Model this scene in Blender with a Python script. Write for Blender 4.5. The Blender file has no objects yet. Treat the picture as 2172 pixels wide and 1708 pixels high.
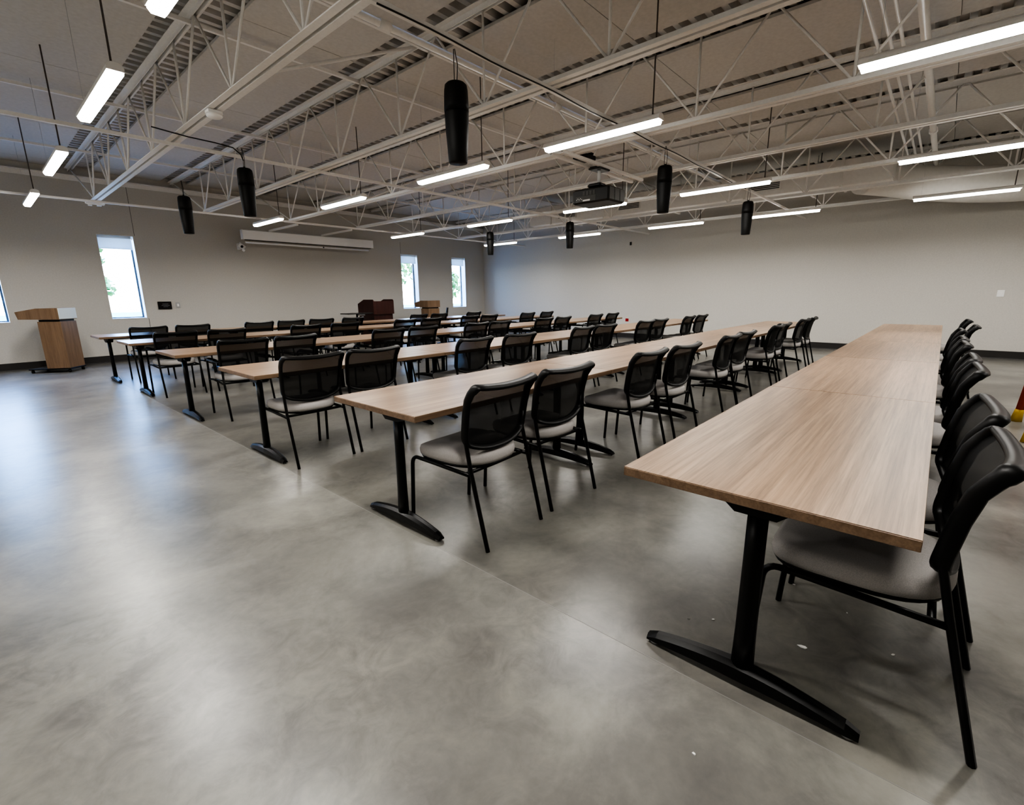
import bpy, bmesh, math, random
from mathutils import Vector, Matrix
random.seed(7)
PI = math.pi
C = bpy.context.scene.collection
SC = bpy.context.scene

# ------------------------------------------------------------------ materials
def mat(name, col=(.5, .5, .5), rough=.5, metal=0., spec=.5, emit=None, estr=0., coat=0.):
    m = bpy.data.materials.new(name); m.use_nodes = True
    b = m.node_tree.nodes['Principled BSDF']
    b.inputs['Base Color'].default_value = (*col, 1)
    b.inputs['Roughness'].default_value = rough
    b.inputs['Metallic'].default_value = metal
    b.inputs['Specular IOR Level'].default_value = spec
    b.inputs['Coat Weight'].default_value = coat
    if emit:
        b.inputs['Emission Color'].default_value = (*emit, 1)
        b.inputs['Emission Strength'].default_value = estr
    return m

def nodes(m):
    return m.node_tree.nodes, m.node_tree.links, m.node_tree.nodes['Principled BSDF']

def tex(m, scale=(1, 1, 1), kind='Object'):
    n, l, b = nodes(m)
    tc = n.new('ShaderNodeTexCoord'); mp = n.new('ShaderNodeMapping')
    mp.inputs['Scale'].default_value = scale
    l.new(tc.outputs[kind], mp.inputs['Vector'])
    return mp

def noise(m, vec, scale, detail=4, rough=.55, dist=0.):
    n, l, b = nodes(m)
    t = n.new('ShaderNodeTexNoise')
    t.inputs['Scale'].default_value = scale; t.inputs['Detail'].default_value = detail
    t.inputs['Roughness'].default_value = rough; t.inputs['Distortion'].default_value = dist
    l.new(vec.outputs['Vector'], t.inputs['Vector'])
    return t

def ramp(m, src, stops):
    n, l, b = nodes(m)
    r = n.new('ShaderNodeValToRGB')
    e = r.color_ramp.elements
    while len(e) < len(stops): e.new(.5)
    for i, (p, c) in enumerate(stops):
        e[i].position = p; e[i].color = (*c, 1) if len(c) == 3 else c
    l.new(src, r.inputs['Fac'])
    return r

def mix(m, a, b_, fac, mode='MIX'):
    n, l, b = nodes(m)
    x = n.new('ShaderNodeMix'); x.data_type = 'RGBA'; x.blend_type = mode
    for s, v in ((x.inputs[0], fac), (x.inputs[6], a), (x.inputs[7], b_)):
        if isinstance(v, bpy.types.NodeSocket): l.new(v, s)
        elif isinstance(v, tuple): s.default_value = (*v, 1)
        else: s.default_value = v
    return x

def paint(name, col, var=.06, rough=.75, scale=60):
    """painted surface with a faint roller texture"""
    m = mat(name, col, rough, spec=.3)
    n, l, b = nodes(m)
    mp = tex(m)
    t = noise(m, mp, scale, 3)
    lo = tuple(c*(1-var) for c in col); hi = tuple(min(1, c*(1+var)) for c in col)
    r = ramp(m, t.outputs['Fac'], [(.3, lo), (.7, hi)])
    l.new(r.outputs['Color'], b.inputs['Base Color'])
    return m

# polished concrete
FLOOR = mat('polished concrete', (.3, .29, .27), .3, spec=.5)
def _floor():
    m = FLOOR; n, l, b = nodes(m)
    mp = tex(m)
    a = noise(m, mp, .55, 3, .5, .2)
    c = noise(m, mp, 2.2, 8, .62, .3)
    d = noise(m, mp, 30, 4, .6)
    sw = noise(m, mp, 1.1, 9, .68, .6)
    r1 = ramp(m, a.outputs['Fac'], [(.3, (.160, .154, .143)), (.52, (.192, .187, .173)), (.72, (.226, .223, .208))])
    r2 = ramp(m, c.outputs['Fac'], [(.28, (.66, .66, .66)), (.5, (.97, .97, .96)), (.74, (1.24, 1.23, 1.20))])
    x = mix(m, r1.outputs['Color'], r2.outputs['Color'], .95, 'MULTIPLY')
    r3 = ramp(m, d.outputs['Fac'], [(.35, (.92, .92, .92)), (.65, (1.05, 1.05, 1.05))])
    y = mix(m, x.outputs[2], r3.outputs['Color'], .6, 'MULTIPLY')
    fm = noise(m, mp, 7.5, 10, .68, 1.0); mk = noise(m, mp, .8, 2, .5)
    r5 = ramp(m, fm.outputs['Fac'], [(.34, (.74, .73, .72)), (.5, (1, 1, 1)), (.66, (1.22, 1.21, 1.17))])
    r6 = ramp(m, mk.outputs['Fac'], [(.38, (.15, .15, .15)), (.62, (.95, .95, .95))])
    y = mix(m, y.outputs[2], r5.outputs['Color'], r6.outputs['Color'], 'MULTIPLY')
    # pale swirl marks left by the power float
    r4 = ramp(m, sw.outputs['Fac'], [(.50, (0, 0, 0)), (.70, (.42, .42, .42))])
    z = mix(m, y.outputs[2], (.40, .39, .345), r4.outputs['Color'])
    # the bay past the control joint is a slightly darker pour plus painted table shade
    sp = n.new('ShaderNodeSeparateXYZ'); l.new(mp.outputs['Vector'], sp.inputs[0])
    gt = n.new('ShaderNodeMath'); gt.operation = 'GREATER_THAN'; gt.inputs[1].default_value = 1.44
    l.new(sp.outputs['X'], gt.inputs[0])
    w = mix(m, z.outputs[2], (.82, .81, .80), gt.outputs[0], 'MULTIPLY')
    l.new(w.outputs[2], b.inputs['Base Color'])
    b.inputs['Roughness'].default_value = .29
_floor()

def wood(name, base, dark, light, sc=(.9, 22, 22), rough=.38, contrast=1.):
    m = mat(name, base, rough, spec=.4)
    n, l, b = nodes(m)
    mp = tex(m, sc)
    oi = n.new('ShaderNodeObjectInfo')
    ad = n.new('ShaderNodeVectorMath'); ad.operation = 'ADD'
    sc2 = n.new('ShaderNodeVectorMath'); sc2.operation = 'SCALE'; sc2.inputs['Scale'].default_value = 40
    l.new(oi.outputs['Location'], sc2.inputs[0])
    l.new(mp.outputs['Vector'], ad.inputs[0]); l.new(sc2.outputs[0], ad.inputs[1])
    def nz(s, d, r, di):
        t = n.new('ShaderNodeTexNoise'); t.inputs['Scale'].default_value = s; t.inputs['Detail'].default_value = d
        t.inputs['Roughness'].default_value = r; t.inputs['Distortion'].default_value = di
        l.new(ad.outputs[0], t.inputs['Vector']); return t
    t1 = nz(1.0, 7, .62, .6); t2 = nz(5.5, 5, .7, .2)
    r1 = ramp(m, t1.outputs['Fac'], [(.30, dark), (.5, base), (.72, light)])
    r2 = ramp(m, t2.outputs['Fac'], [(.35, (1-.20*contrast,)*3), (.55, (1, 1, 1)), (.7, (1+.08*contrast,)*3)])
    x = mix(m, r1.outputs['Color'], r2.outputs['Color'], .9, 'MULTIPLY')
    l.new(x.outputs[2], b.inputs['Base Color'])
    return m

WOOD = wood('ash laminate', (.288, .192, .122), (.200, .128, .078), (.372, .260, .172), sc=(.42, 17, 17), rough=.33, contrast=2.0)
EDGE = wood('edge band', (.205, .135, .086), (.15, .097, .060), (.26, .175, .115), sc=(1.2, 30, 30), rough=.45)
OAK = wood('oak veneer', (.215, .138, .085), (.165, .102, .060), (.265, .175, .110), sc=(16, 16, .8), rough=.42)
CHERRY = wood('cherry veneer', (.050, .016, .013), (.036, .011, .009), (.065, .022, .017), sc=(14, 14, .8), rough=.4)
BLACK = mat('black powder coat', (.004, .004, .004), .36, spec=.3)
PLASTIC = mat('black plastic', (.005, .005, .005), .42, spec=.3)
GLIDE = mat('grey glide', (.35, .35, .35), .4)
CHROME = mat('bright steel', (.6, .6, .6), .25, 1.)
SPKM = mat('speaker cloth', (.006, .0062, .006), .5, spec=.3)
WHITE = paint('white steel paint', (.78, .765, .735), .03, .5, 40)
DECK = paint('deck paint', (.62, .605, .575), .04, .6, 30)
PANEL = paint('ceiling panel paint', (.58, .563, .53), .05, .85, 25)
WALL = paint('greige wall paint', (.56, .538, .495), .04, .65, 45)
BASE = mat('rubber cove base', (.030, .027, .025), .5)
WHITEP = mat('white enamel', (.86, .855, .84), .35)
FRAME = mat('window frame aluminium', (.10, .11, .12), .4, .6)
SILL = mat('sill paint', (.75, .78, .80), .35)
def _shade():
    m = mat('roller shade fabric', (.62, .62, .62), .85); n, l, b = nodes(m)
    tl = n.new('ShaderNodeBsdfTranslucent'); tl.inputs['Color'].default_value = (.30, .31, .31, 1)
    ad = n.new('ShaderNodeAddShader'); l.new(b.outputs[0], ad.inputs[0]); l.new(tl.outputs[0], ad.inputs[1]); l.new(ad.outputs[0], n['Material Output'].inputs['Surface'])
    return m
SHADE = _shade()
PROJ = mat('projector black', (.012, .012, .012), .4)
GRILLE = mat('grille grey', (.07, .07, .065), .5)
TEAL = mat('screen glass', (.006, .006, .007), .12)
CABLE = mat('cable black', (.01, .01, .01), .5)
RODM = mat('stem grey', (.10, .085, .075), .5)
REDM = mat('fibreglass orange', (.55, .07, .025), .45)
YELM = mat('yellow rubber', (.62, .40, .06), .6)
RED = mat('red plastic', (.38, .015, .012), .4)
PAPER = mat('paper', (.8, .79, .76), .9)
ALU = mat('aluminium', (.55, .55, .55), .35, .9)
DUCT = paint('duct paint', (.74, .725, .69), .03, .55, 20)
DARKGAP = mat('shadow gap', (.05, .047, .042), .8)
LED = mat('lit diffuser', (.9, .9, .9), .5, emit=(1, .965, .91), estr=6)
TRUNK = mat('bark', (.09, .06, .04), .9)
def _leaf():
    m = mat('leaves', (.10, .22, .05), .6); n, l, b = nodes(m)
    t = noise(m, tex(m), 3, 3)
    r = ramp(m, t.outputs['Fac'], [(.3, (.07, .17, .04)), (.7, (.20, .36, .10))]); l.new(r.outputs['Color'], b.inputs['Base Color'])
    return m
LEAF = _leaf()
GRASS = paint('lawn', (.28, .34, .20), .25, .9, 4)
DRIVE = paint('pale paving', (.55, .54, .52), .06, .9, 8)

def fabric(name, col):
    m = mat(name, col, .85, spec=.25); n, l, b = nodes(m)
    t = noise(m, tex(m), 420, 2)
    r = ramp(m, t.outputs['Fac'], [(.3, tuple(c*.82 for c in col)), (.7, tuple(c*1.12 for c in col))])
    l.new(r.outputs['Color'], b.inputs['Base Color'])
    bp = n.new('ShaderNodeBump'); bp.inputs['Strength'].default_value = .15; bp.inputs['Distance'].default_value = .001
    l.new(t.outputs['Fac'], bp.inputs['Height']); l.new(bp.outputs[0], b.inputs['Normal'])
    return m
SEAT = fabric('taupe seat cloth', (.46, .437, .42))
def _mesh():
    m = mat('black back mesh', (.007, .007, .007), .6, spec=.25)
    n, l, b = nodes(m)
    out = n['Material Output']
    tr = n.new('ShaderNodeBsdfTransparent'); mx = n.new('ShaderNodeMixShader')
    tr.inputs['Color'].default_value = (1, 1, 1, 1)
    mx.inputs[0].default_value = .90
    l.new(tr.outputs[0], mx.inputs[1]); l.new(b.outputs[0], mx.inputs[2]); l.new(mx.outputs[0], out.inputs['Surface'])
    return m
MESH = _mesh()
def _glass():
    m = bpy.data.materials.new('window glass'); m.use_nodes = True
    n = m.node_tree.nodes; l = m.node_tree.links; n.clear()
    out = n.new('ShaderNodeOutputMaterial'); tr = n.new('ShaderNodeBsdfTransparent'); gl = n.new('ShaderNodeBsdfGlossy')
    gl.inputs['Roughness'].default_value = .02; tr.inputs['Color'].default_value = (.95, .97, 1, 1)
    fr = n.new('ShaderNodeLayerWeight'); fr.inputs['Blend'].default_value = .12
    mx = n.new('ShaderNodeMixShader')
    l.new(fr.outputs['Fresnel'], mx.inputs[0]); l.new(tr.outputs[0], mx.inputs[1]); l.new(gl.outputs[0], mx.inputs[2])
    l.new(mx.outputs[0], out.inputs['Surface'])
    return m
GLASS = _glass()

# ------------------------------------------------------------------ mesh helpers
class MB:
    def __init__(s): s.v = []; s.f = []; s.sm = []; s.mi = []
    def add(s, vs, fs, smooth=False, mi=0):
        o = len(s.v); s.v += [tuple(v) for v in vs]
        for f in fs: s.f.append(tuple(i+o for i in f)); s.sm.append(smooth); s.mi.append(mi)
        return s
    def box(s, c, d, M=None, mi=0):
        x, y, z = d[0]/2, d[1]/2, d[2]/2
        vs = [Vector((sx*x, sy*y, sz*z)) for sz in (-1, 1) for sy in (-1, 1) for sx in (-1, 1)]
        if M: vs = [M @ v for v in vs]
        vs = [v + Vector(c) for v in vs]
        return s.add(vs, [(0, 2, 3, 1), (4, 5, 7, 6), (0, 1, 5, 4), (2, 6, 7, 3), (0, 4, 6, 2), (1, 3, 7, 5)], False, mi)
    def bbox(s, c, d, r=.004, mi=0):
        """box with chamfered vertical edges and rims"""
        x, y, z = d[0]/2, d[1]/2, d[2]/2
        r = min(r, x*.9, y*.9, z*.9)
        def ring(k, h):
            return [Vector((sx*(x-k) , sy*(y-k), h)) for sx, sy in ((-1, -1), (1, -1), (1, 1), (-1, 1))]
        def oct(k, h):
            a, b = x-k, y-k
            return [(-a+r, -b, h), (a-r, -b, h), (a, -b+r, h), (a, b-r, h), (a-r, b, h), (-a+r, b, h), (-a, b-r, h), (-a, -b+r, h)]
        L = [oct(r, -z), oct(0, -z+r), oct(0, z-r), oct(r, z)]
        vs = [Vector(p)+Vector(c) for q in L for p in q]
        fs = [tuple(reversed(range(8))), tuple(24+i for i in range(8))]
        for k in range(3):
            for i in range(8):
                j = (i+1) % 8
                fs.append((k*8+i, k*8+j, k*8+8+j, k*8+8+i))
        return s.add(vs, fs, False, mi)
    def tube(s, pts, r, n=8, sy=1., closed=False, cap=True, mi=0, up=None, radii=None):
        pts = [Vector(p) for p in pts]; N = len(pts); rings = []
        prev = None
        for i, p in enumerate(pts):
            if closed: t = pts[(i+1) % N]-pts[i-1]
            else: t = pts[min(i+1, N-1)]-pts[max(i-1, 0)]
            t.normalize()
            if up is not None:
                a = Vector(up) - t*t.dot(Vector(up))
                if a.length < 1e-4: a = t.orthogonal()
            elif prev is None: a = t.orthogonal()
            else: a = prev - t*t.dot(prev)
            a.normalize(); prev = a; b = t.cross(a)
            rr = radii[i] if radii else r
            rings.append([p + a*(rr*math.cos(2*PI*k/n)) + b*(rr*sy*math.sin(2*PI*k/n)) for k in range(n)])
        vs = [v for q in rings for v in q]; fs = []
        M = N if closed else N-1
        for i in range(M):
            j = (i+1) % N
            for k in range(n):
                k2 = (k+1) % n
                fs.append((i*n+k, i*n+k2, j*n+k2, j*n+k))
        s.add(vs, fs, True, mi)
        if cap and not closed:
            s.add(rings[0], [tuple(reversed(range(n)))], False, mi); s.add(rings[-1], [tuple(range(n))], False, mi)
        return s
    def lathe(s, prof, c=(0, 0, 0), n=20, mi=0, smooth=True):
        vs = []; fs = []; m = len(prof)
        for k in range(n):
            a = 2*PI*k/n
            for (r, z) in prof: vs.append((c[0]+r*math.cos(a), c[1]+r*math.sin(a), c[2]+z))
        for k in range(n):
            k2 = (k+1) % n
            for i in range(m-1): fs.append((k*m+i, k2*m+i, k2*m+i+1, k*m+i+1))
        return s.add(vs, fs, smooth, mi)
    def prism(s, poly, h, axis='z', off=0., M=None, mi=0, smooth=False):
        """extrude a 2d polygon between off and off+h along the axis"""
        n = len(poly)
        def P(u, v, w):
            return {'z': (u, v, w), 'y': (u, w, v), 'x': (w, u, v)}[axis]
        vs = [Vector(P(u, v, off)) for u, v in poly]+[Vector(P(u, v, off+h)) for u, v in poly]
        if M: vs = [M @ v for v in vs]
        s.add(vs, [tuple(reversed(range(n))), tuple(range(n, 2*n))], False, mi)
        return s.add(vs, [(i, (i+1) % n, n+(i+1) % n, n+i) for i in range(n)], smooth, mi)
    def build(s, name, m, parent=None, loc=None, rotz=0.):
        me = bpy.data.meshes.new(name); me.from_pydata(s.v, [], s.f)
        ms = m if isinstance(m, (list, tuple)) else [m]
        for q in ms: me.materials.append(q)
        for p, sm, mi in zip(me.polygons, s.sm, s.mi): p.use_smooth = sm; p.material_index = mi
        bm = bmesh.new(); bm.from_mesh(me)
        bmesh.ops.remove_doubles(bm, verts=bm.verts, dist=1e-6)
        bmesh.ops.recalc_face_normals(bm, faces=bm.faces)
        bm.to_mesh(me); bm.free()
        o = bpy.data.objects.new(name, me); C.objects.link(o)
        if parent: o.parent = parent
        if loc: o.location = loc
        if rotz: o.rotation_euler.z = rotz
        return o

def tag(o, label, cat, group=None):
    o['label'] = label; o['category'] = cat
    if group: o['group'] = group
    return o
def thing(name, label, cat, loc=(0, 0, 0), rotz=0., group=None):
    o = bpy.data.objects.new(name, None); C.objects.link(o)
    o.empty_display_size = .1
    o.location = loc; o.rotation_euler = (0, 0, rotz)
    return tag(o, label, cat, group)
def struct(o):
    o['kind'] = 'structure'; return o
def dup(root, loc, rotz=0., label=None, group=None):
    def cp(o, par):
        c = o.copy(); C.objects.link(c); c.parent = par
        for ch in o.children: cp(ch, c)
        return c
    r = cp(root, None)
    r.location = loc; r.rotation_euler = (0, 0, rotz)
    if label: r['label'] = label
    if group: r['group'] = group
    return r
def arc(c, r, a0, a1, n, plane):
    out = []
    for i in range(n+1):
        a = a0+(a1-a0)*i/n
        u, v = r*math.cos(a), r*math.sin(a)
        out.append(plane(c[0]+u, c[1]+v))
    return out
ORD = ['first', 'second', 'third', 'fourth', 'fifth', 'sixth', 'seventh', 'eighth', 'ninth', 'tenth', 'eleventh']

# ------------------------------------------------------------------ room shell
X0, X1, Y0, Y1, ZC = -4.2, 12.96, -4.6, 12.89, 3.75
ZT = 3.95
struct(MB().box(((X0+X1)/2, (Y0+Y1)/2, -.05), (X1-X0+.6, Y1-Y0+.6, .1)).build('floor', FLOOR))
# control joint in the slab is a shallow filled groove
jt = struct(MB().box((1.44, (Y0+Y1)/2, .0003), (.003, Y1-Y0, .0006)).build('trim_1', mat('joint filler', (.24, .235, .22), .5)))

WINS = [(-.16, .51), (1.99, 2.585), (9.30, 9.94), (11.40, 12.03)]
WZ0, WZ1 = .89, 2.58
wt = .30
w = MB()
xs = [X0-.3] + [q for a in WINS for q in a] + [X1+.3]
for i in range(0, len(xs), 2):
    w.box(((xs[i]+xs[i+1])/2, Y1+wt/2, ZT/2), (xs[i+1]-xs[i], wt, ZT))
for a, b in WINS:
    w.box(((a+b)/2, Y1+wt/2, WZ0/2), (b-a, wt, WZ0))
    w.box(((a+b)/2, Y1+wt/2, (WZ1+ZT)/2), (b-a, wt, ZT-WZ1))
struct(w.build('wall_front', WALL))
struct(MB().box((X1+.15, (Y0+Y1)/2, ZT/2), (.3, Y1-Y0, ZT)).build('wall_right', WALL))
struct(MB().box((X0-.15, (Y0+Y1)/2, ZT/2), (.3, Y1-Y0, ZT)).build('wall_left', WALL))
struct(MB().box(((X0+X1)/2, Y0-.15, ZT/2), (X1-X0+.6, .3, ZT)).build('wall_back', WALL))
def cove(p0, p1, nrm, name):
    """base with a small cove toe"""
    p0, p1, nrm = Vector(p0), Vector(p1), Vector(nrm)
    prof = [(0, 0), (.016, 0), (.010, .010), (.007, .022), (.007, .146), (.003, .150), (0, .150)]
    n = len(prof)
    vs = [p0+nrm*a+Vector((0, 0, b)) for a, b in prof]+[p1+nrm*a+Vector((0, 0, b)) for a, b in prof]
    m = MB().add(vs, [tuple(range(n)), tuple(range(2*n-1, n-1, -1))]+[(i, (i+1) % n, n+(i+1) % n, n+i) for i in range(n)])
    struct(m.build(name, BASE))
cove((X0, Y1, 0), (X1, Y1, 0), (0, -1, 0), 'baseboard_front')
cove((X1, Y1-.01, 0), (X1, Y0, 0), (-1, 0, 0), 'baseboard_right')
# vertical control joints in the front wall beside the windows
for k, x in enumerate((2.60, 9.31)):
    if k == 0:
        struct(MB().box((x+.012, Y1-.0005, WZ0/2+.08), (.007, .002, WZ0-.16)).box((x+.012, Y1-.0005, (WZ1+ZC)/2+.01), (.007, .002, ZC-WZ1)).build('trim_2', DARKGAP))
    else:
        struct(MB().box((x, Y1-.0005, (WZ1+2.92)/2+.02), (.006, .002, .34)).build('trim_3', DARKGAP))

for i, (a, b) in enumerate(WINS):
    r = thing(f'window_{i+1}', '', '')
    del r['label']; del r['category']; struct(r)
    r.location = ((a+b)/2, Y1, WZ0)
    W = b-a; H = WZ1-WZ0; yb = .235
    f = MB()
    t = .035
    for sx in (-1, 1): f.bbox((sx*(W/2-t/2), yb, H/2), (t, .06, H), .003)
    for z in (t/2, H-t/2): f.bbox((0, yb, z), (W-2*t, .06, t), .003)
    fr = f.build('window_frame', FRAME, r)
    MB().add([(-W/2+t, yb, t), (W/2-t, yb, t), (W/2-t, yb, H-t), (-W/2+t, yb, H-t)], [(0, 1, 2, 3)]).build('pane', GLASS, r)
    lin = MB()      # painted reveal and sill with a small nosing
    lin.box((W/2-.003, .10, H/2), (.006, .205, H)); lin.box((-W/2+.003, .10, H/2), (.006, .205, H)); lin.box((0, .10, H-.003), (W, .205, .006))
    lin.build('reveal', SILL, r)
    MB().bbox((0, .098, .008), (W-.014, .21, .016), .003).build('window_sill', SILL, r)
    sh = MB()       # roller shade, drawn a little way
    sh.box((-.015, .035, H-.13), (W-.05, .004, .255))
    sh.tube([(-W/2+.012, .04, H-.035), (W/2-.045, .04, H-.035)], .024, 12)
    sh.bbox((-.015, .035, H-.262), (W-.05, .018, .022), .004)
    sh.build('roller_shade', SHADE, r)
    MB().box((W/2-.030, .045, H-.04), (.012, .06, .07)).build('shade_bracket', WHITEP, r)

# ceiling: fluted steel deck with flat acoustic panels between the joists
JX = [1.76+1.65*k for k in range(-3, 7)]
d = MB(); prof = []
y = Y0-.05
while y < Y1+.05:
    prof += [(y, 3.90), (y+.052, 3.90), (y+.066, 3.80), (y+.124, 3.80), (y+.138, 3.90)]
    y += .152
vs = []; fs = []
for (yy, zz) in prof: vs += [(X0-.1, yy, zz), (X1+.1, yy, zz)]
for i in range(len(prof)-1): fs.append((2*i, 2*i+1, 2*i+3, 2*i+2))
d.add(vs, fs)
d.box(((X0+X1)/2, (Y0+Y1)/2, 3.98), (X1-X0+.6, Y1-Y0+.6, .06))
ceil = struct(d.build('ceiling', DECK))
edges = [X0]
for j in JX: edges += [j-.19, j+.31]
edges.append(X1)
for i in range(0, len(edges), 2):
    a, b = edges[i], min(edges[i+1], X1)
    if b-a < .1: continue
    y = Y0
    while y < Y1-.05:
        y2 = min(y+2.42, Y1)
        MB().box(((a+b)/2, (y+y2)/2, 3.766), (b-a, y2-y-.007, .028)).build('ceiling_panel', PANEL, ceil)
        y = y2
# ledger angle carrying the deck at the front and right walls
struct(MB().box(((X0+X1)/2, Y1-.05, 3.625), (X1-X0, .10, .010)).box(((X0+X1)/2, Y1-.006, 3.585), (X1-X0, .012, .09)).build('trim_4', WHITE))

# ------------------------------------------------------------------ open web joists
ZB, ZTOP = 2.92, 3.745
PP = [10.95-1.27*k for k in range(0, 13)]
def make_joist():
    t = thing('roof_joist', 'x', 'roof joist', (0, 0, 0), 0, 'white roof joists')
    def chord(y0, y1, z, s):
        m = MB()
        for q in (-1, 1):
            L = [(q*.014, z), (q*.066, z), (q*.066, z+s*.006), (q*.020, z+s*.006), (q*.020, z+s*.052), (q*.014, z+s*.052)]
            m.prism(L, y1-y0, 'y', y0)
        return m
    chord(Y0+.1, 11.0, ZB, 1).build('bottom_chord', WHITE, t)
    chord(Y0+.1, Y1-.02, ZTOP, -1).build('top_chord', WHITE, t)
    zb, zt = ZB+.03, ZTOP-.03
    rod = MB().tube([(0, 0, 0), (0, -.635, zt-zb)], .0115, 6)
    r1 = None
    for k, yb in enumerate(PP[:-1]):
        for s in (-1, 1):
            if k == 0 and s == 1:
                MB().tube([(0, yb, zb), (0, yb+1.75, zt)], .013, 6).build('web_bar', WHITE, t); continue
            if r1 is None: r1 = rod.build('web_bar', WHITE, t); r1.location = (0, yb, zb)
            else:
                o = bpy.data.objects.new('web_bar', r1.data); C.objects.link(o); o.parent = t
                o.location = (0, yb, zb); o.scale = (1, -1 if s == 1 else 1, 1)
        if k == 0: vb = MB().tube([(0, 0, 0), (0, 0, zt-zb)], .0115, 6).build('web_bar', WHITE, t)
        else:
            vb0 = vb; o = bpy.data.objects.new('web_bar', vb0.data); C.objects.link(o); o.parent = t; vb2 = o
        (vb if k == 0 else vb2).location = (0, yb, zb)
    return t
J = make_joist(); first = True
for k, x in enumerate(JX):
    n = k-3   # number of the joist among those the photo shows
    lab = (f'white open web roof joist, {ORD[n]} in view counting from the left' if 0 <= n < 7 else
           'white open web roof joist out over the left aisle, beyond the first in view')
    if not 0 <= n < 7: continue
    if first: J.location = (x, 0, 0); J['label'] = lab; first = False
    else: dup(J, (x, 0, 0), 0, lab)

# bridging running across the joists
def bar(name, x0, x1, y, z, s, lab, cat, grp, m=WHITE):
    b = MB().prism([(y, z), (y+s, z), (y+s, z+.005), (y+.005, z+.005), (y+.005, z+s), (y, z+s)], x1-x0, 'x', x0)
    return tag(b.build(name, m), lab, cat, grp)
for (yy, w_) in ((2.58, 'nearest the camera'), (6.35, 'midway across the room'), (10.86, 'nearest the screen wall')):
    bar('bridging_bar', X0, X1-.01, yy, ZB-.034, .032, f'long white bridging angle under the joists, lower bar {w_}', 'bridging', 'joist bridging bars')
for (yy, w_) in ((4.15, 'nearest the camera'), (5.3, 'second from the camera'), (8.1, 'third from the camera'), (10.9, 'nearest the screen wall')):
    bar('bridging_bar', X0, X1-.01, yy, ZTOP-.088, .034, f'long white bridging angle, upper row near the deck, {w_}', 'bridging', 'joist bridging bars')
# a few sloping bridging pieces between neighbouring joists
XB = [(1, 4.2), (2, 5.3), (2, 1.6), (3, 8.1), (3, 4.0), (4, 5.3), (4, 1.7), (5, 4.2)]
for k, (i, yy) in enumerate(XB):
    xa, xb = JX[3]+1.65*(i-1), JX[3]+1.65*i
    m = MB()
    m.tube([(xa+.02, yy, ZB+.05), (xb-.02, yy, ZTOP-.06)], .018, 4)
    tag(m.build('cross_brace', WHITE), f'white diagonal brace spanning {ORD[i-1]} to {ORD[i]} roof joist'+{0: '', 1: ', the one nearer the camera', 2: ', the one farther away'}[0 if i in (1, 5) else 1 if (i, yy) in ((2, 1.6), (3, 4.0), (4, 1.7)) else 2], 'brace', 'diagonal joist braces')

# pipes and conduits crossing the room
def pipe(name, pts, r, lab, cat, m=WHITE, couplings=(), grp=None):
    t = MB().tube(pts, r, 10)
    for c in couplings: t.tube([(c-.05, pts[0][1], pts[0][2]), (c+.05, pts[0][1], pts[0][2])], r*1.35, 10)
    return tag(t.build(name, m), lab, cat, grp)
pipe('sprinkler_pipe', [(X0, 3.63, 3.40), (X1-.02, 3.63, 3.40)], .027, 'thick white sprinkler pipe crossing above the hanging projector', 'pipe', couplings=(2.6, 4.9, 7.2, 9.5))
pipe('sprinkler_pipe', [(X0, .42, 3.38), (X1-.02, .42, 3.38)], .036, 'thickest white pipe crossing the right side of the ceiling', 'pipe', couplings=(5.9, 9.0))
for k, yy in enumerate((.57, .65, .74)):
    pipe('conduit', [(X0, yy, 3.38), (X1-.02, yy, 3.38)], .014, f'white conduit beside the thickest ceiling pipe, {["nearest to it", "middle of three", "farthest from it"][k]}', 'conduit', grp='parallel white conduits')
# black speaker cable lying along the nearest bridging bar, with gentle sags
cb = []
x = 1.8
while x < 8.6:
    cb.append((x, 2.572, ZB-.040-.006*math.sin(x*5.1))); x += .18
tag(MB().tube(cb, .0055, 6).build('speaker_cable', CABLE), 'black cable running along bridging bar above the nearest hanging speaker', 'cable')
cb = [(1.5, 5.99, 2.93), (1.8, 5.99, 2.905), (2.05, 5.99, 2.90), (2.22, 5.985, 2.885), (2.29, 5.98, 2.83), (2.31, 5.98, 2.77)]
tag(MB().tube(cb, .006, 6).build('speaker_cable', CABLE), 'thin black cable bending down to hanging speaker near middle left', 'cable')

# ------------------------------------------------------------------ pendant lights
def make_light():
    t = thing('pendant_light', 'x', 'light', (0, 0, 0), 0, 'linear pendant lights')
    L = 1.25; w2 = .048
    # housing: rounded channel
    sec = [(-w2, .034), (-w2, .055)]+[(w2*math.cos(a), .055+.032*math.sin(a)) for a in [PI-PI*i/8 for i in range(1, 8)]]+[(w2, .055), (w2, .034)]
    MB().prism(sec, L, 'y', -L/2).build('housing', WHITEP, t)
    lens = [(-w2*.97, .036), (w2*.97, .036), (w2*.95, .020), (w2*.62, 0), (-w2*.62, 0), (-w2*.95, .020)]
    MB().prism(lens, L-.02, 'y', -L/2+.01, smooth=False).build('diffuser', LED, t)
    for s in (-1, 1):
        MB().prism([(a*1.02, b) for a, b in sec], .008, 'y', s*L/2-(.008 if s < 0 else 0)).build('end_cap', WHITEP, t)
    ld = bpy.data.lights.new('lamp', 'AREA'); ld.shape = 'RECTANGLE'; ld.size = .075; ld.size_y = 1.2
    ld.energy = 11.3; ld.color = (1, .965, .915); ld.spread = math.radians(162)
    lo = bpy.data.objects.new('lamp', ld); C.objects.link(lo); lo.parent = t; lo.location = (0, 0, -.002)
    MB().tube([(0, -.55, .078), (0, -.55, 3.75-2.74)], .0065, 6).build('stem', RODM, t)
    MB().tube([(0, .53, .078), (0, .53, 3.75-2.74)], .0014, 5).build('hanging_wire', ALU, t)
    return t
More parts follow.
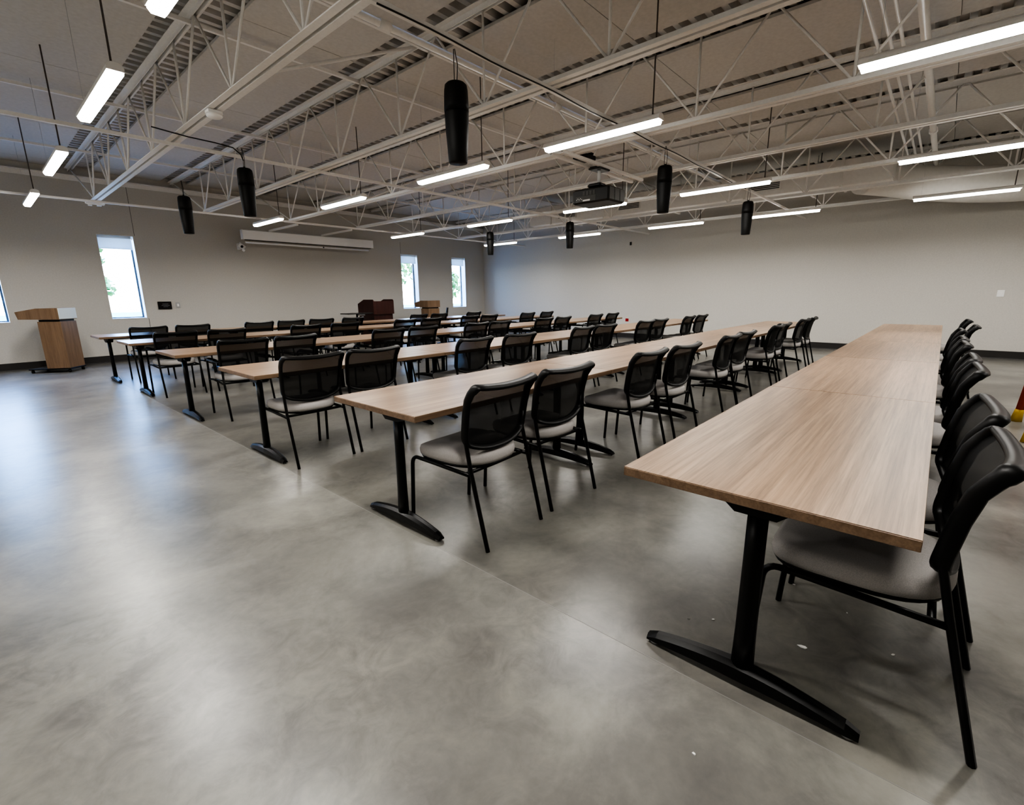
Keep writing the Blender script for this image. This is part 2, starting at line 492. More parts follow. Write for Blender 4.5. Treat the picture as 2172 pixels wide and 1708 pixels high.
COLS = [(.93, [(10.42, 0), (7.55, 0), (4.94, 0), (2.66, 0), (.1, 1)]),
        (4.30, [(10.31, 0), (7.42, 0), (4.81, 0), (2.69, 0), (.02, 0), (-2.6, 1)]),
        (7.58, [(10.18, 0), (7.35, 0), (4.80, 0), (2.62, 0), (.0, 0), (-2.6, 1)]),
        (10.80, [(10.03, 0), (7.26, 0), (4.71, 0), (2.57, 0), (-.01, 0), (-2.6, 1)]),
        (-2.4, [(10.4, 1), (7.5, 1), (4.9, 1), (2.6, 1)])]  # this row is out of view, added to light the room
CN = ['left row over the aisle', 'second row from the left', 'third row from the left', 'row nearest the right wall', 'unseen row added left of the view']
PL = None
for ci, (cx, ys) in enumerate(COLS):
    for k, (yy, hid) in enumerate(ys):
        lab = f'lit linear pendant light, {ORD[k]} from the screen wall, {CN[ci]}'
        if PL is None: PL = make_light(); PL.location = (cx, yy, 2.74); PL['label'] = lab
        else: dup(PL, (cx, yy, 2.74), 0, lab)

# ------------------------------------------------------------------ hanging speakers
def make_speaker():
    t = thing('pendant_speaker', 'x', 'speaker', (0, 0, 0), 0, 'black pendant speakers')
    R = .083
    MB().lathe([(0, 0), (R*.74, 0), (R*.78, .006), (R*.86, .11), (R*.95, .22), (R*.985, .31), (R*.985, .318), (0, .318)], n=24).build('lower_shell', SPKM, t)
    MB().lathe([(0, .322), (R, .322), (R*1.0, .36), (R*.96, .45), (R*.90, .482), (R*.72, .496), (0, .5)], n=24).build('upper_shell', SPKM, t)
    MB().lathe([(0, .316), (R*.95, .316), (R*.95, .324), (0, .324)], n=24).build('seam_ring', mat('seam black', (.002, .002, .002), .7), t)
    ln = MB()
    ln.tube([(0, .012, .496), (.004, .016, .58), (-.004, .006, .70)], .003, 5); ln.tube([(0, -.012, .496), (.004, -.02, .60), (0, .0, .70)], .003, 5)
    ln.tube([(0, 0, .495), (0, 0, .515)], .012, 8)
    ln.build('suspension_wire', CABLE, t)
    return t
SP = [(2.45, 2.66, 'nearest and largest, left of the projector'), (5.49, 2.55, 'just right of the projector'),
      (8.47, 2.52, 'against the right wall light, farthest right'), (2.31, 5.98, 'hanging above the left end of the rolled screen'),
      (8.25, 5.76, 'hanging below and left of the projector'), (2.29, 8.14, 'leftmost of all, between left window and screen'),
      (8.19, 7.91, 'near the room corner, farthest and smallest')]
S0 = None
for (x, y, l) in SP:
    lab = 'black cylindrical pendant speaker '+l
    if S0 is None: S0 = make_speaker(); S0.location = (x, y, 2.194); S0['label'] = lab
    else: dup(S0, (x, y, 2.194), 0, lab)

# ------------------------------------------------------------------ projector on rails
pr = thing('projector', 'large black projector hanging from white pole under two ceiling rails', 'projector', (5.80, 3.60, 2.45))
b = MB(); b.bbox((0, 0, .09), (.42, .55, .18), .02)
b.prism([(-.19, .18), (.17, .18), (.08, .205), (-.08, .205)], .40, 'y', -.2)
b.build('body', PROJ, pr)
b = MB()
for i in range(4): b.box((-.2115, -.06+.10*i*.5, .12), (.004, .035, .05))
b.box((-.2118, .06, .055), (.004, .30, .07)); b.build('connector_panel', GRILLE, pr)
b = MB(); b.bbox((-.2145, .05, .035), (.003, .11, .02), .001)
for i in range(5): b.box((-.2145, .14+.02*i-.02, .052+.012*(i % 2)), (.003, .012, .010))
b.build('port_labels', mat('port label white', (.75, .75, .75), .5), pr)
b = MB()
for i in range(3): b.box((-.13+.13*i, -.2765, .09), (.115, .004, .14))
b.build('intake_grille', GRILLE, pr)
MB().bbox((-.05, 0, .225), (.16, .20, .045), .015).build('mount_cradle', PROJ, pr)
MB().tube([(0, 0, .24), (0, 0, .43)], .022, 12).build('pole', WHITEP, pr)
MB().bbox((0, 0, .432), (.26, .17, .035), .006).build('rail_plate', PROJ, pr)
for k, yy in enumerate((3.52, 3.68)):
    r = MB().prism([(yy-.02, 2.885), (yy+.02, 2.885), (yy+.02, 2.92), (yy+.013, 2.92), (yy+.013, 2.895), (yy-.013, 2.895), (yy-.013, 2.92), (yy-.02, 2.92)], 1.98, 'x', 4.86)
    tag(r.build('strut_rail', WHITE), f'white steel strut rail holding the projector, {"nearer to" if k == 0 else "farther from"} the camera', 'rail', 'projector strut rails')
pb = MB().bbox((0, 0, .03), (.22, .24, .06), .008).box((0, 0, .07), (.06, .26, .02))
o = tag(pb.build('power_box', PROJ), 'black cable box above the projector rails', 'box'); o.location = (6.05, 4.0, 3.10)
o2 = MB().tube([(0, 0, .06), (0, 0, .66)], .006, 6).build('hanger', WHITE, o)

# occupancy sensor under the first joist and small end brackets
t = thing('ceiling_sensor', 'small round white sensor on underside of first joist', 'sensor', (1.76, 5.07, 2.86))
MB().lathe([(0, 0), (.05, 0), (.065, .012), (.065, .03), (0, .03)], n=20).build('sensor_dome', WHITEP, t)
MB().bbox((0, 0, .042), (.12, .09, .03), .004).build('junction_box', WHITEP, t)
o = MB().bbox((0, 0, 0), (.26, .05, .035), .01).box((-.07, 0, -.028), (.05, .04, .03)).box((.05, 0, -.026), (.06, .04, .025))
o = tag(o.build('chord_clamp', WHITEP), 'white clamp plate at wall end of the first joist', 'bracket'); o.location = (1.76, 10.97, 2.885)

# ------------------------------------------------------------------ projection screen
ps = thing('projection_screen', 'long white rolled up projection screen housing on the left wall', 'screen', (6.32, 12.5, 2.64))
L = 3.46
sec = [(-.06, .0), (.06, .0), (.06, .215), (-.045, .215), (-.06, .20)]
MB().prism(sec, L, 'x', -L/2).build('housing', WHITEP, ps)
MB().box((0, .0, -.008), (L-.1, .05, .012)).build('slot', DARKGAP, ps)
MB().tube([(-L/2+.06, 0, -.062), (L/2-.12, 0, -.062)], .022, 10).build('weight_bar', WHITEP, ps)
MB().tube([(.25, -.02, -.062), (.25, -.028, -.062)], .018, 8).build('pull_ring', CABLE, ps)
for s in (-1, 1): MB().bbox((s*(L/2+.006), 0, .107), (.012, .13, .222), .004).build('end_cap', WHITEP, ps)
for x in (-1.08, .25):
    b = MB(); b.box((x, -.72, .243), (.041, 1.5, .041)); b.tube([(x, -.0, .215), (x, -.0, .225)], .02, 8)
    b.build('hanging_rail', WHITE, ps)
b = MB().bbox((-.36, -1.46, .285), (2.0, .045, .045), .004)
b.build('cross_rail', WHITE, ps)
cam_b = thing('wall_camera', 'small white bracket camera at left end of the rolled screen', 'camera', (4.60, 12.55, 2.47))
MB().bbox((0, .26, .03), (.05, .14, .14), .006).box((0, .17, .04), (.035, .10, .035)).build('wall_bracket', WHITEP, cam_b)
M = Matrix.Rotation(.6, 4, 'Y') @ Matrix.Rotation(.5, 4, 'X')
b = MB(); b.box((0, .08, .03), (.14, .09, .10), M); b.build('camera_body', WHITEP, cam_b)
b = MB(); b.box((0, .0, -.07), (.05, .05, .05), M); b.build('lens_mount', WHITEP, cam_b)
MB().tube([(-.005, .045, .02), (-.02, .02, .005)], .028, 12).build('lens', PROJ, cam_b)

# ------------------------------------------------------------------ ducts at the right
du = thing('air_duct', 'long rectangular white air duct hanging among joists along right wall', 'duct', (10.62, 4.7, 3.06))
MB().bbox((0, 0, .21), (.60, 7.6, .42), .01).build('duct_body', DUCT, du)
for i in range(5):
    yy = -3.1+1.55*i
    f = MB(); f.box((0, yy, .21), (.64, .035, .46)); f.build('flange', DUCT, du)
for yy in (-1.9, .9, 2.6):
    g = MB(); g.bbox((-.308, yy, .20), (.016, .56, .26), .004); gr = g.build('register', DUCT, du)
    q = MB()
    for i in range(7): q.box((-.318, yy, .11+.03*i), (.006, .50, .017))
    q.build('grille_slats', GRILLE, gr)
for yy in (-2.6, 0, 2.6):
    m = MB(); m.box((0, yy, -.02), (.74, .04, .04)); m.tube([(-.35, yy, -.02), (-.35, yy, .69)], .006, 6); m.tube([(.35, yy, -.02), (.35, yy, .69)], .006, 6)
    m.build('trapeze_hanger', WHITE, du)
# big elbow dropping towards the right wall
el = thing('duct_elbow', 'large round white duct curving off the rectangular duct at far right', 'duct', (0, 0, 0))
m = MB()
ctl = [Vector(p) for p in ((10.75, 1.35, 3.24), (11.15, .95, 3.20), (11.55, .35, 3.10), (11.85, -.45, 3.02), (12.0, -1.4, 3.0), (12.02, -2.6, 3.0), (12.02, -4.55, 3.0))]
path = []
for a in range(len(ctl)-1):
    p0, p1, p2, p3 = ctl[max(a-1, 0)], ctl[a], ctl[a+1], ctl[min(a+2, len(ctl)-1)]
    for q in range(5):
        t_ = q/5
        path.append(.5*((2*p1)+(p2-p0)*t_+(2*p0-5*p1+4*p2-p3)*t_**2+(3*p1-p0-3*p2+p3)*t_**3))
path.append(ctl[-1])
m.tube(path, .29, 28, up=(0, 0, 1))
m.build('elbow', DUCT, el)

# ------------------------------------------------------------------ tables
TL, TD, TH = 1.826, .762, .737
def make_table():
    t = thing('training_table', 'x', 'table', (0, 0, 0), 0, 'training tables in rows')
    # origin: centre of the near long edge's midpoint on the floor -> use table centre
    top = MB()
    x, y = TL/2, TD/2
    top.box((0, 0, TH-.001), (TL-.002, TD-.002, .002)); top.build('table_top', WOOD, t)
    MB().bbox((0, 0, TH-.0165), (TL, TD, .029), .0015).build('edge_band', EDGE, t)
    MB().box((0, 0, TH-.0325), (TL-.03, TD-.03, .003)).build('underside', PLASTIC, t)
    for s in (-1, 1):
        cx = s*(TL/2-.165)
        col = MB().tube([(cx, 0, .07), (cx, 0, .2), (cx, 0, .45), (cx, 0, .64)], .03, 14, sy=.78, up=(0, 1, 0), radii=[.036, .033, .031, .031])
        col.build('column', BLACK, t)
        # arched foot, built as cross sections along Y
        f = MB(); rings = []
        N = 18
        for i in range(N+1):
            u = -1+2*i/N; yy = .332*u
            a = abs(u)
            zt = .084-.046*a**1.7 if a < .97 else .034
            zb = .018*(1-a**2.0)+.010
            hw = .033-.009*a
            if a > .97: zt, hw = .030, .019
            c = .4
            rings.append([(cx-hw, yy, zb), (cx+hw, yy, zb), (cx+hw, yy, zt-.012), (cx+hw*c, yy, zt), (cx-hw*c, yy, zt), (cx-hw, yy, zt-.012)])
        vs = [p for r in rings for p in r]; fs = [tuple(range(6)), tuple(6*N+i for i in range(5, -1, -1))]
        for i in range(N):
            for k in range(6): fs.append((i*6+k, i*6+(k+1) % 6, i*6+6+(k+1) % 6, i*6+6+k))
        f.add(vs, fs); ft = f.build('foot', BLACK, t)
        for q in (-1, 1):
            MB().lathe([(0, 0), (.017, 0), (.017, .006), (.012, .014), (0, .014)], (cx, q*.305, 0), 12).build('glide', GLIDE, ft)
        br = MB(); br.prism([(-.105, .703), (-.105, .668), (-.06, .630), (.06, .630), (.105, .668), (.105, .703)], .085, 'x', cx-.0425)
        br.build('bracket', BLACK, t)
        for q in (-1, 1): MB().bbox((cx+s*.01, q*.150, .678), (.055, .06, .046), .008).build('latch', PLASTIC, t)
    MB().tube([(-TL/2+.165, 0, .684), (TL/2-.165, 0, .684)], .016, 8).build('beam', BLACK, t)
    return t
ROWY = {1: 9.50, 2: 7.79, 3: 5.736, 4: 3.703, 5: 1.804, 6: -.041}
ROWX = {1: 1.262, 2: 1.318, 3: 1.319, 4: 1.316, 5: 1.326, 6: 1.364}
RN = {1: 'first row, by the screen wall', 2: 'second row from the screen wall', 3: 'third row from the screen wall', 4: 'fourth row from the screen wall', 5: 'fifth row from the screen wall', 6: 'row nearest the camera'}
PN = ['leftmost', 'second from left', 'middle', 'second from right', 'rightmost']
T0 = None
for r in range(1, 7):
    for k in range(5):
        loc = (ROWX[r]+1.829*(k+.5), ROWY[r]+TD/2, 0)
        lab = f'wood topped black legged table, {PN[k]} of five, {RN[r]}'
        if T0 is None: T0 = make_table(); T0.location = loc; T0['label'] = lab
        else: dup(T0, loc, 0, lab)

# ------------------------------------------------------------------ chairs
def backpt(u, v):
    """point on the curved back: u -1..1 across, v 0..1 bottom to top"""
    hw = .232+.016*v
    zlo = .556-.050*(1-abs(u)**2.6); zhi = .862-.016*(1-abs(u)**2)
    z = zlo+(zhi-zlo)*v
    K = [(.45, -.150), (.57, -.164), (.70, -.184), (.785, -.205), (.832, -.234), (.88, -.272)]
    yb = K[0][1]
    for (za, ya), (zb_, yb_) in zip(K, K[1:]):
        if z >= za: yb = ya+(yb_-ya)*(z-za)/(zb_-za)
    return Vector((u*hw, yb-.038*(1-u*u)+.012*max(0, 1-v)*0, z))
def make_chair(arms):
    t = thing('stacking_chair', 'x', 'chair', (0, 0, 0), 0, 'black mesh back chairs')
    # seat cushion
    def outline(n=36):
        out = []
        for i in range(n):
            a = 2*PI*i/n; c, s = math.cos(a), math.sin(a)
            e = 2/4.2 if s > 0 else 2/2.6
            x = .232*math.copysign(abs(c)**e, c); y = .245*math.copysign(abs(s)**e, s)
            x *= 1+.03*s
            out.append((x, y+.025))
        return out
    ol = outline(); n = len(ol); m = MB(); vs = []; fs = []
    lay = [(.90, .415), (.985, .422), (1.0, .440), (1.0, .458), (.975, .476), (.90, .486), (.6, .484), (.25, .480)]
    for (s, z) in lay:
        for (x, y) in ol:
            zz = z
            if z > .45: zz -= .020*max(0, (y-.18)/.09)**2*(1 if y > .18 else 0)
            vs.append((x*s, .025+(y-.025)*s, zz))
    for k in range(len(lay)-1):
        for i in range(n):
            j = (i+1) % n; fs.append((k*n+i, k*n+j, k*n+n+j, k*n+n+i))
    fs.append(tuple(reversed(range(n)))); fs.append(tuple((len(lay)-1)*n+i for i in range(n)))
    m.add(vs, fs, True); st = m.build('seat', SEAT, t)
    m = MB(); vs = []; fs = []
    for (s, z) in [(.80, .398), (.95, .404), (.975, .418), (.9, .420)]:
        for (x, y) in ol: vs.append((x*s, .025+(y-.025)*s, z))
    for k in range(3):
        for i in range(n):
            j = (i+1) % n; fs.append((k*n+i, k*n+j, k*n+n+j, k*n+n+i))
    fs.append(tuple(reversed(range(n)))); fs.append(tuple(3*n+i for i in range(n)))
    m.add(vs, fs, True); m.build('seat_pan', PLASTIC, t)
    # back frame loop
    loop = []
    cr = .10
    for i in range(17): loop.append((-1+cr*1.0+(2-2*cr)*i/16, 0))
    for i in range(1, 5): a = -PI/2+PI/2*i/5; loop.append((1-cr+cr*math.cos(a), .11+.11*math.sin(a)))
    for i in range(9): loop.append((1, .11+.73*i/8))
    for i in range(1, 6): a = PI/2*i/6; loop.append((1-cr+cr*math.cos(a), .84+.16*math.sin(a)))
    for i in range(17): loop.append((1-cr-(2-2*cr)*i/16, 1))
    for i in range(1, 6): a = PI/2+PI/2*i/6; loop.append((-1+cr+cr*math.cos(a), .84+.16*math.sin(a)))
    for i in range(9): loop.append((-1, .84-.73*i/8))
    for i in range(1, 5): a = PI+PI/2*i/5; loop.append((-1+cr+cr*math.cos(a), .11+.11*math.sin(a)))
    pts = [backpt(u, v) for u, v in loop]
    rad = [.024 if v < .95 else .027 for u, v in loop]
    bf = MB().tube(pts, .019, 10, sy=.55, closed=True, up=(0, .95, .3), radii=rad)
    bfo = bf.build('back_frame', PLASTIC, t)
    g = MB(); vs = []; fs = []; NU, NV = 12, 8
    for j in range(NV+1):
        for i in range(NU+1):
            vs.append(backpt(-.96+1.92*i/NU, .03+.95*j/NV)+Vector((0, .004, 0)))
    for j in range(NV):
        for i in range(NU): fs.append((j*(NU+1)+i, j*(NU+1)+i+1, (j+1)*(NU+1)+i+1, (j+1)*(NU+1)+i))
    g.add(vs, fs, True); g.build('back_mesh', MESH, bfo)
    yz = lambda x: (lambda a, b_: (x, a, b_))
    for s in (-1, 1):
        x = s*.235
        MB().tube([(x, -.31, 0), (x*1.0, -.205, .415), backpt(s*.99, .03)+Vector((0, -.006, 0)), backpt(s*.99, .3)+Vector((0, -.006, 0))], .0115, 8).build('leg', BLACK, t)
        if not arms:
            p = [(x, .285, 0), (x, .262, .36)]+arc((.215, .36), .046, 0, PI/2, 5, yz(x))[1:]+[(x*.99, .05, .40), (x, -.202, .392)]
            MB().tube(p, .0115, 8).build('leg', BLACK, t)
        else:
            p = [(x*1.09, .285, 0), (x*1.09, .262, .585)]+arc((.222, .585), .04, 0, PI/2, 5, yz(x*1.09))[1:]+[(x*1.09, .02, .627), (x*1.06, -.16, .630), (x*1.0, -.190, .635)]
            MB().tube(p, .0115, 8).build('leg', BLACK, t)
            MB().tube([(x*1.09, .262, .402), (x, .2, .402), (x, -.202, .392)], .0105, 8).build('side_rail', BLACK, t)
            MB().bbox((x*1.09, .06, .643), (.042, .26, .018), .008).build('armrest', PLASTIC, t)
    MB().tube([(-.235, -.17, .395), (0, -.17, .392), (.235, -.17, .395)], .0105, 8).build('cross_bar', BLACK, t)
    MB().tube([(-.235, .17, .402), (.235, .17, .402)], .0105, 8).build('cross_bar', BLACK, t)
    return t
ch_plain = ch_arm = None
def place(x, y, rz, lab, arms):
    global ch_plain, ch_arm
    src = ch_arm if arms else ch_plain
    if src is None:
        src = make_chair(arms); src.location = (x, y, 0); src.rotation_euler.z = rz; src['label'] = lab
        if arms: ch_arm = src
        else: ch_plain = src
    else: dup(src, (x, y, 0), rz, lab)
    return src
BT = -.265    # back top, local Y
CH = {1: (9.58, [1.89, 2.50, 3.56, 4.17, 4.78, 5.46, 7.22, 7.86, 9.06]),
      2: (7.64, [1.82, 2.44, 3.61, 4.30, 5.55, 6.20, 7.27, 7.88, 9.25, 9.98]),
      3: (5.60, [1.95, 2.50, 3.79, 4.39, 5.49, 6.05, 7.28, 7.89, 9.07, 9.83]),
      4: (3.585, [1.735, 2.28, 3.48, 4.20, 5.54, 6.14, 7.37, 7.94, 9.16, 9.81]),
      5: (1.61, [1.80, 2.42, 3.48, 4.11, 5.28, 5.85, 7.19, 7.65, 9.00, 9.57])}
SN = {1: 'first row seats by the screen wall', 2: 'second row seats from the screen wall', 3: 'third row seats from the screen wall', 4: 'fourth row seats from the screen wall', 5: 'fifth row seats from the screen wall'}
rr = random.Random(3)
for r in (1, 2, 3, 4, 5):
    yb, xs_ = CH[r]
    for k, x in enumerate(xs_):
        rz = rr.uniform(-.07, .07)
        y = yb+rr.uniform(-.02, .012)
        if r == 1: y = 9.385
        if r == 5 and k == 0: rz = .04; y = 1.64
        if r == 5 and k == 1: rz = -.03; y = 1.66
        if r == 4 and k in (0, 1): y = 3.595; rz = .0
        a = r <= 3
        place(x, y-BT, rz, f'black mesh back {"armchair" if a else "armless chair"}, {ORD[k]} from left, {SN[r]}', a)
R6 = [(1.88, -.205, .0), (2.53, -.21, .03), (3.76, -.22, .0), (4.36, -.215, -.02), (5.42, -.205, .02), (6.05, -.20, 0), (7.30, -.215, .02), (8.15, -.36, -.02), (9.66, -.335, .03)]
for k, (x, y, rz) in enumerate(R6):
    ex = ', pushed in' if k < 7 else ', pulled out'
    place(x, y-BT+.012, rz, f'black mesh back armless chair{ex}, {ORD[k]} from camera, row nearest the camera', False)

# black office chair by the far lectern
oc = thing('swivel_chair', 'small black chair standing beside the far light wood lectern', 'chair', (9.80, 11.75, 0), .9)
MB().bbox((0, .02, .45), (.46, .44, .07), .03).build('seat', PLASTIC, oc)
m = MB(); vs = []; fs = []
for q in (0, .03):
    for j in range(7):
        for i in range(9):
            u = -1+i/4; vs.append((u*(.20+.02*j/6), -.22-.05*j/6-.03*(1-u*u)+q, .56+.37*j/6))
for q in (0, 63):
    for j in range(6):
        for i in range(8): fs.append((q+j*9+i, q+j*9+i+1, q+j*9+i+10, q+j*9+i+9))
m.add(vs, fs, True); m.build('backrest', PLASTIC, oc)
MB().tube([(0, .0, .10), (0, .0, .42)], .025, 10).build('post', BLACK, oc)
MB().tube([(0, -.15, .43), (0, -.24, .47), (0, -.26, .62)], .016, 8).build('back_support', BLACK, oc)
for i in range(5):
    a = 2*PI*i/5
    lg = MB().tube([(0, 0, .11), (.28*math.cos(a), .28*math.sin(a), .07)], .02, 8).build('leg', BLACK, oc)
    MB().lathe([(0, 0), (.025, .005), (.028, .025), (.025, .048), (0, .05)], (.28*math.cos(a), .28*math.sin(a), 0), 10).build('caster', PLASTIC, lg)

# ------------------------------------------------------------------ lecterns
def lectern(name, lab, loc, rz, m, pale=False):
    """front panel faces local +X, speaker stands at -X"""
    t = thing(name, lab, 'lectern', loc, rz)
    b = MB().bbox((0, 0, .50), (.36, .42, .84), .004); b.build('body', m, t)
    # reading desk: slopes up towards the audience, overhangs at the speaker side
    b = MB().prism([(-.44, .965), (-.47, 1.095), (-.14, 1.155), (.185, 1.155), (.185, .955)], .47, 'y', -.235); b.build('desk', m, t)
    if pale: MB().bbox((.190, 0, 1.058), (.012, .462, .19), .003).build('front_panel', mat('painted glare laminate', (.60, .64, .62), .4), t)['label'] = 'front panel with painted pale glare'  # glare on the desk front, painted as a pale slab
    MB().box((0, 0, .937), (.32, .38, .034)).build('reveal', PLASTIC, t)
    b = MB(); b.bbox((-.14, 0, .068), (.66, .44, .02), .004)
    bo = b.build('base', PLASTIC, t)
    for (x, y) in ((-.43, -.18), (-.43, .18), (.15, -.18), (.15, .18)):
        MB().lathe([(0, 0), (.022, .004), (.026, .025), (.022, .048), (.008, .058), (0, .058)], (x, y, 0), 10).build('caster', PLASTIC, bo)
    return t
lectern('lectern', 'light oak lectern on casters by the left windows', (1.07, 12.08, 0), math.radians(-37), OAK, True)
lectern('lectern', 'light oak lectern near the far windows behind the tables', (9.46, 11.75, 0), math.radians(-90), OAK)
# dark cherry lectern with raised side wings
t = thing('lectern', 'dark cherry lectern with raised rim by the screen wall', 'lectern', (7.55, 11.75, 0), math.radians(-82))
MB().bbox((0, 0, .42), (.60, .67, .80), .006).build('body', CHERRY, t)
for q in (-.36, .335):
    MB().prism([(-.30, .82), (-.30, 1.10), (-.05, 1.215), (.30, 1.215), (.33, 1.18), (.33, .82)], .025, 'y', q).build('side_wing', CHERRY, t)
MB().box((.318, 0, .995), (.024, .67, .35)).build('front_panel', CHERRY, t)
MB().prism([(-.29, 1.0), (-.29, 1.02), (.30, 1.16), (.30, 1.14)], .67, 'y', -.335).build('reading_shelf', CHERRY, t)
MB().bbox((0, 0, .02), (.52, .62, .04), .005).build('base', PLASTIC, t)
# small black stand beside it
t = thing('side_stand', 'thin black topped stand left of the dark cherry lectern', 'stand', (6.72, 11.35, 0), .0)
MB().bbox((0, 0, .868), (.72, .42, .022), .008).build('stand_top', PLASTIC, t)
MB().tube([(0, 0, .06), (0, 0, .86)], .024, 10).build('post', BLACK, t)
MB().bbox((0, 0, .03), (.56, .06, .04), .01).bbox((0, 0, .03), (.06, .44, .04), .01).build('foot', BLACK, t)
MB().bbox((.1, 0, .835), (.16, .2, .04), .006).build('tray', WHITEP, t)

# ------------------------------------------------------------------ wall devices
t = thing('touch_panel', 'black rectangular control panel on left wall beside the window', 'control panel', (2.94, Y1, 1.155))
MB().bbox((0, -.012, 0), (.25, .024, .165), .004).build('bezel', PLASTIC, t)
MB().box((0, -.0245, 0), (.22, .002, .135)).build('glass', TEAL, t)
b = MB()
for i, (w_, z) in enumerate(((.11, .03), (.15, .0), (.09, -.03))): b.box((.01, -.026, z), (w_, .001, .006))
b.build('text_lines', mat('panel text', (.25, .25, .26), .4), t)
def plate(lab, cat, loc, rz, m, w_=.075, h=.118, toggle=True, pm=None):
    t = thing('wall_plate', lab, cat, loc, rz)
    MB().bbox((0, -.004, 0), (w_, .008, h), .003).build('plate', m, t)
    if toggle: MB().bbox((0, -.010, 0), (w_*.42, .006, h*.5), .002).build('rocker', pm or m, t)
    return t
plate('small grey switch plate right of the black control panel', 'switch', (3.19, Y1, 1.155), 0, ALU, .085, .12, True, WHITEP)
plate('white switch plate on the bare right wall', 'switch', (X1, -.78, 1.222), -PI/2, WHITEP, .10, .125)
plate('tiny dark box high on the right wall below the lights', 'wall box', (X1, 6.93, 2.69), -PI/2, PLASTIC, .06, .09)
plate('small red outlet plate low on the right wall', 'outlet', (X1, 6.95, .535), -PI/2, RED, .10, .085)

# ------------------------------------------------------------------ stepladder at the right edge
t = thing('stepladder', 'orange stepladder with yellow feet at the right edge', 'ladder', (6.35, -1.05, 0), 0)
# rails lean along X: front rails feet at +.49, rear at -.49 ; two sides at Y +.36 / -.36
apex = 2.35
for (sx, kind) in ((-1, 0), (1, 1)):
    for sy in (-1, 1):
        p0 = Vector((sx*.46, sy*.34, .05)); p1 = Vector((sx*.06, sy*.19, apex))
        rl = MB().tube([p0, p1], .030, 4, sy=.55, up=(0, 1, 0)).build('rail', REDM, t)
        d_ = (p1-p0).normalized()
        MB().tube([p0-d_*.05, p0+d_*.05, p0+d_*.08], .04, 4, sy=.7, up=(0, 1, 0), radii=[.046, .036, .033]).build('foot', YELM, rl)
for i in range(1, 8):
    z = .05+i*.29; f = (z-.05)/(apex-.05)
    x = -(.46-.40*f); yw = .34-.15*f
    MB().bbox((x+.01, 0, z), (.08, 2*yw-.02, .03), .004).build('step', ALU, t)
for i in (1, 3, 5):
    z = .05+i*.36; f = (z-.05)/(apex-.05)
    x = (.46-.40*f); yw = .34-.15*f
    MB().box((x, 0, z), (.02, 2*yw-.02, .035)).build('brace', ALU, t)
MB().bbox((0, 0, apex+.03), (.22, .46, .06), .01).build('top_cap', YELM, t)

# ------------------------------------------------------------------ paper scraps on the floor
PS = [(1.861, .215, .028, 'largest white paper scrap on the floor under the nearest table'), (1.80, .522, .014, 'small white scrap left of the largest one under nearest table'),
      (2.029, -.041, .013, 'small white scrap under the nearest chair seat'), (1.86, -.40, .020, 'white scrap on the floor at the lower right corner'),
      (1.173, .358, .011, 'tiny white scrap on the floor left of the nearest table foot'), (1.74, .60, .009, 'tiny scrap beyond the nearest table leg'), (2.28, .33, .010, 'tiny scrap beneath the first chair, behind the largest scrap'), (2.20, .12, .008, 'tiny pale crumb below the nearest chair front')]
for k, (x, y, s, l) in enumerate(PS):
    s *= .62
    m = MB(); n = 6
    q = random.Random(k)
    vs = [(s*(.6+.5*q.random())*math.cos(2*PI*i/n)*(1.25 if i % 2 else .8), s*.6*(.6+.5*q.random())*math.sin(2*PI*i/n), .0012+.003*q.random()) for i in range(n)]
    vb = [(a, b_, .0004) for a, b_, c in vs]
    m.add(vs+vb, [tuple(range(n)), tuple(range(2*n-1, n-1, -1))]+[(i, (i+1) % n, n+(i+1) % n, n+i) for i in range(n)])
    o = tag(m.build('paper_scrap', PAPER), l, 'scrap', 'paper scraps on the floor'); o.location = (x, y, 0); o.rotation_euler.z = q.random()*6

# ------------------------------------------------------------------ outside
g = MB().box((6, 45, -.35), (120, 64, .1)).build('lawn', GRASS); struct(g); g.name = 'ground'
g = MB().box((6, 16.5, -.29), (80, 5.5, .04)).build('trim_5', DRIVE); struct(g)
def tree(x, y, h, s, lab):
    t = thing('tree', lab, 'tree', (x, y, -.3), 0, 'trees outside the windows')
    MB().tube([(0, 0, 0), (.05, 0, h*.5), (0, .05, h*.8)], .12, 8, radii=[.14, .11, .05]).build('trunk', TRUNK, t)
    q = random.Random(int(x*10)); m = MB()
    for i in range(420):
        a = q.random()*2*PI; c = q.uniform(-1, 1); rr_ = s*q.random()**.4
        p = Vector((rr_*math.sqrt(1-c*c)*math.cos(a), rr_*math.sqrt(1-c*c)*math.sin(a), h*.72+rr_*c*.8))
        n_ = Vector((q.gauss(0, 1), q.gauss(0, 1), q.gauss(0, 1))).normalized(); u = n_.orthogonal().normalized()*.16; v = n_.cross(u)*1.2
        m.add([p-u, p-v, p+u, p+v], [(0, 1, 2, 3)])
    m.build('crown', LEAF, t)
tree(3.0, 28, 4.6, 1.5, 'leafy green tree seen through the second window from left')
tree(5.4, 40, 3.2, 1.2, 'small distant green tree seen through second window from left')
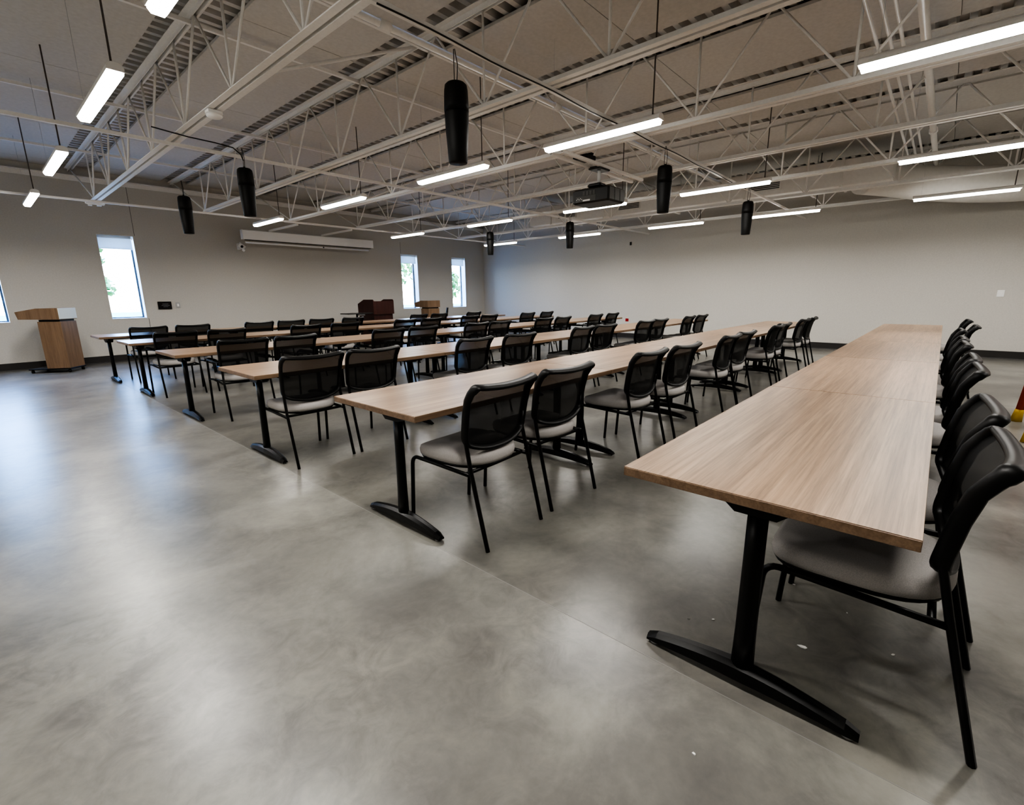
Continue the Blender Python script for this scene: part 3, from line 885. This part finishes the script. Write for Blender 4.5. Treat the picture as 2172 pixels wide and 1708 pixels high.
tree(18.7, 27, 5.2, 1.9, 'pale green tree seen through the third window')
tree(25.8, 30, 3.4, 1.4, 'small green tree seen through the rightmost window')
tree(-.6, 26, 2.8, 1.3, 'green shrub tree seen through the leftmost window')

w = bpy.data.worlds.new('World'); SC.world = w; w.use_nodes = True
bg = w.node_tree.nodes['Background']
bg.inputs['Strength'].default_value = 7.5
n = w.node_tree.nodes; l = w.node_tree.links
tc = n.new('ShaderNodeTexCoord'); sp = n.new('ShaderNodeSeparateXYZ'); cr = n.new('ShaderNodeValToRGB')
l.new(tc.outputs['Generated'], sp.inputs[0]); l.new(sp.outputs['Z'], cr.inputs['Fac']); l.new(cr.outputs['Color'], bg.inputs['Color'])
e = cr.color_ramp.elements; e.new(.5)
for i, (p_, c_) in enumerate(((.03, (.92, .97, 1)), (.13, (.26, .54, 1)), (.5, (.20, .44, 1)))): e[i].position = p_; e[i].color = (*c_, 1)

# ------------------------------------------------------------------ camera
yaw, pitch, roll, fpx, h = 0.728196, 0.222587, -0.011327, 1009.48, 1.298
yaw, pitch, roll, fpx, h = 0.728202, 0.222576, -0.011326, 1009.482, 1.2983
fw = Vector((math.cos(yaw)*math.cos(pitch), math.sin(yaw)*math.cos(pitch), -math.sin(pitch)))
r_ = fw.cross(Vector((0, 0, 1))).normalized(); u_ = r_.cross(fw)
c_, s_ = math.cos(roll), math.sin(roll)
r2, u2 = r_*c_+u_*s_, u_*c_-r_*s_
cd = bpy.data.cameras.new('camera'); co = bpy.data.objects.new('camera', cd); C.objects.link(co)
co.matrix_world = Matrix(((r2.x, u2.x, -fw.x, 0), (r2.y, u2.y, -fw.y, 0), (r2.z, u2.z, -fw.z, h), (0, 0, 0, 1)))
cd.sensor_width = 36; cd.lens = fpx*36/2172; cd.clip_start = .02; cd.clip_end = 300
SC.camera = co
SC.view_settings.view_transform = 'AgX'
SC.view_settings.look = 'AgX - High Contrast'
SC.view_settings.exposure = 1.6
SC.cycles.use_denoising = True
SC.cycles.max_bounces = 10
SC.cycles.transparent_max_bounces = 16
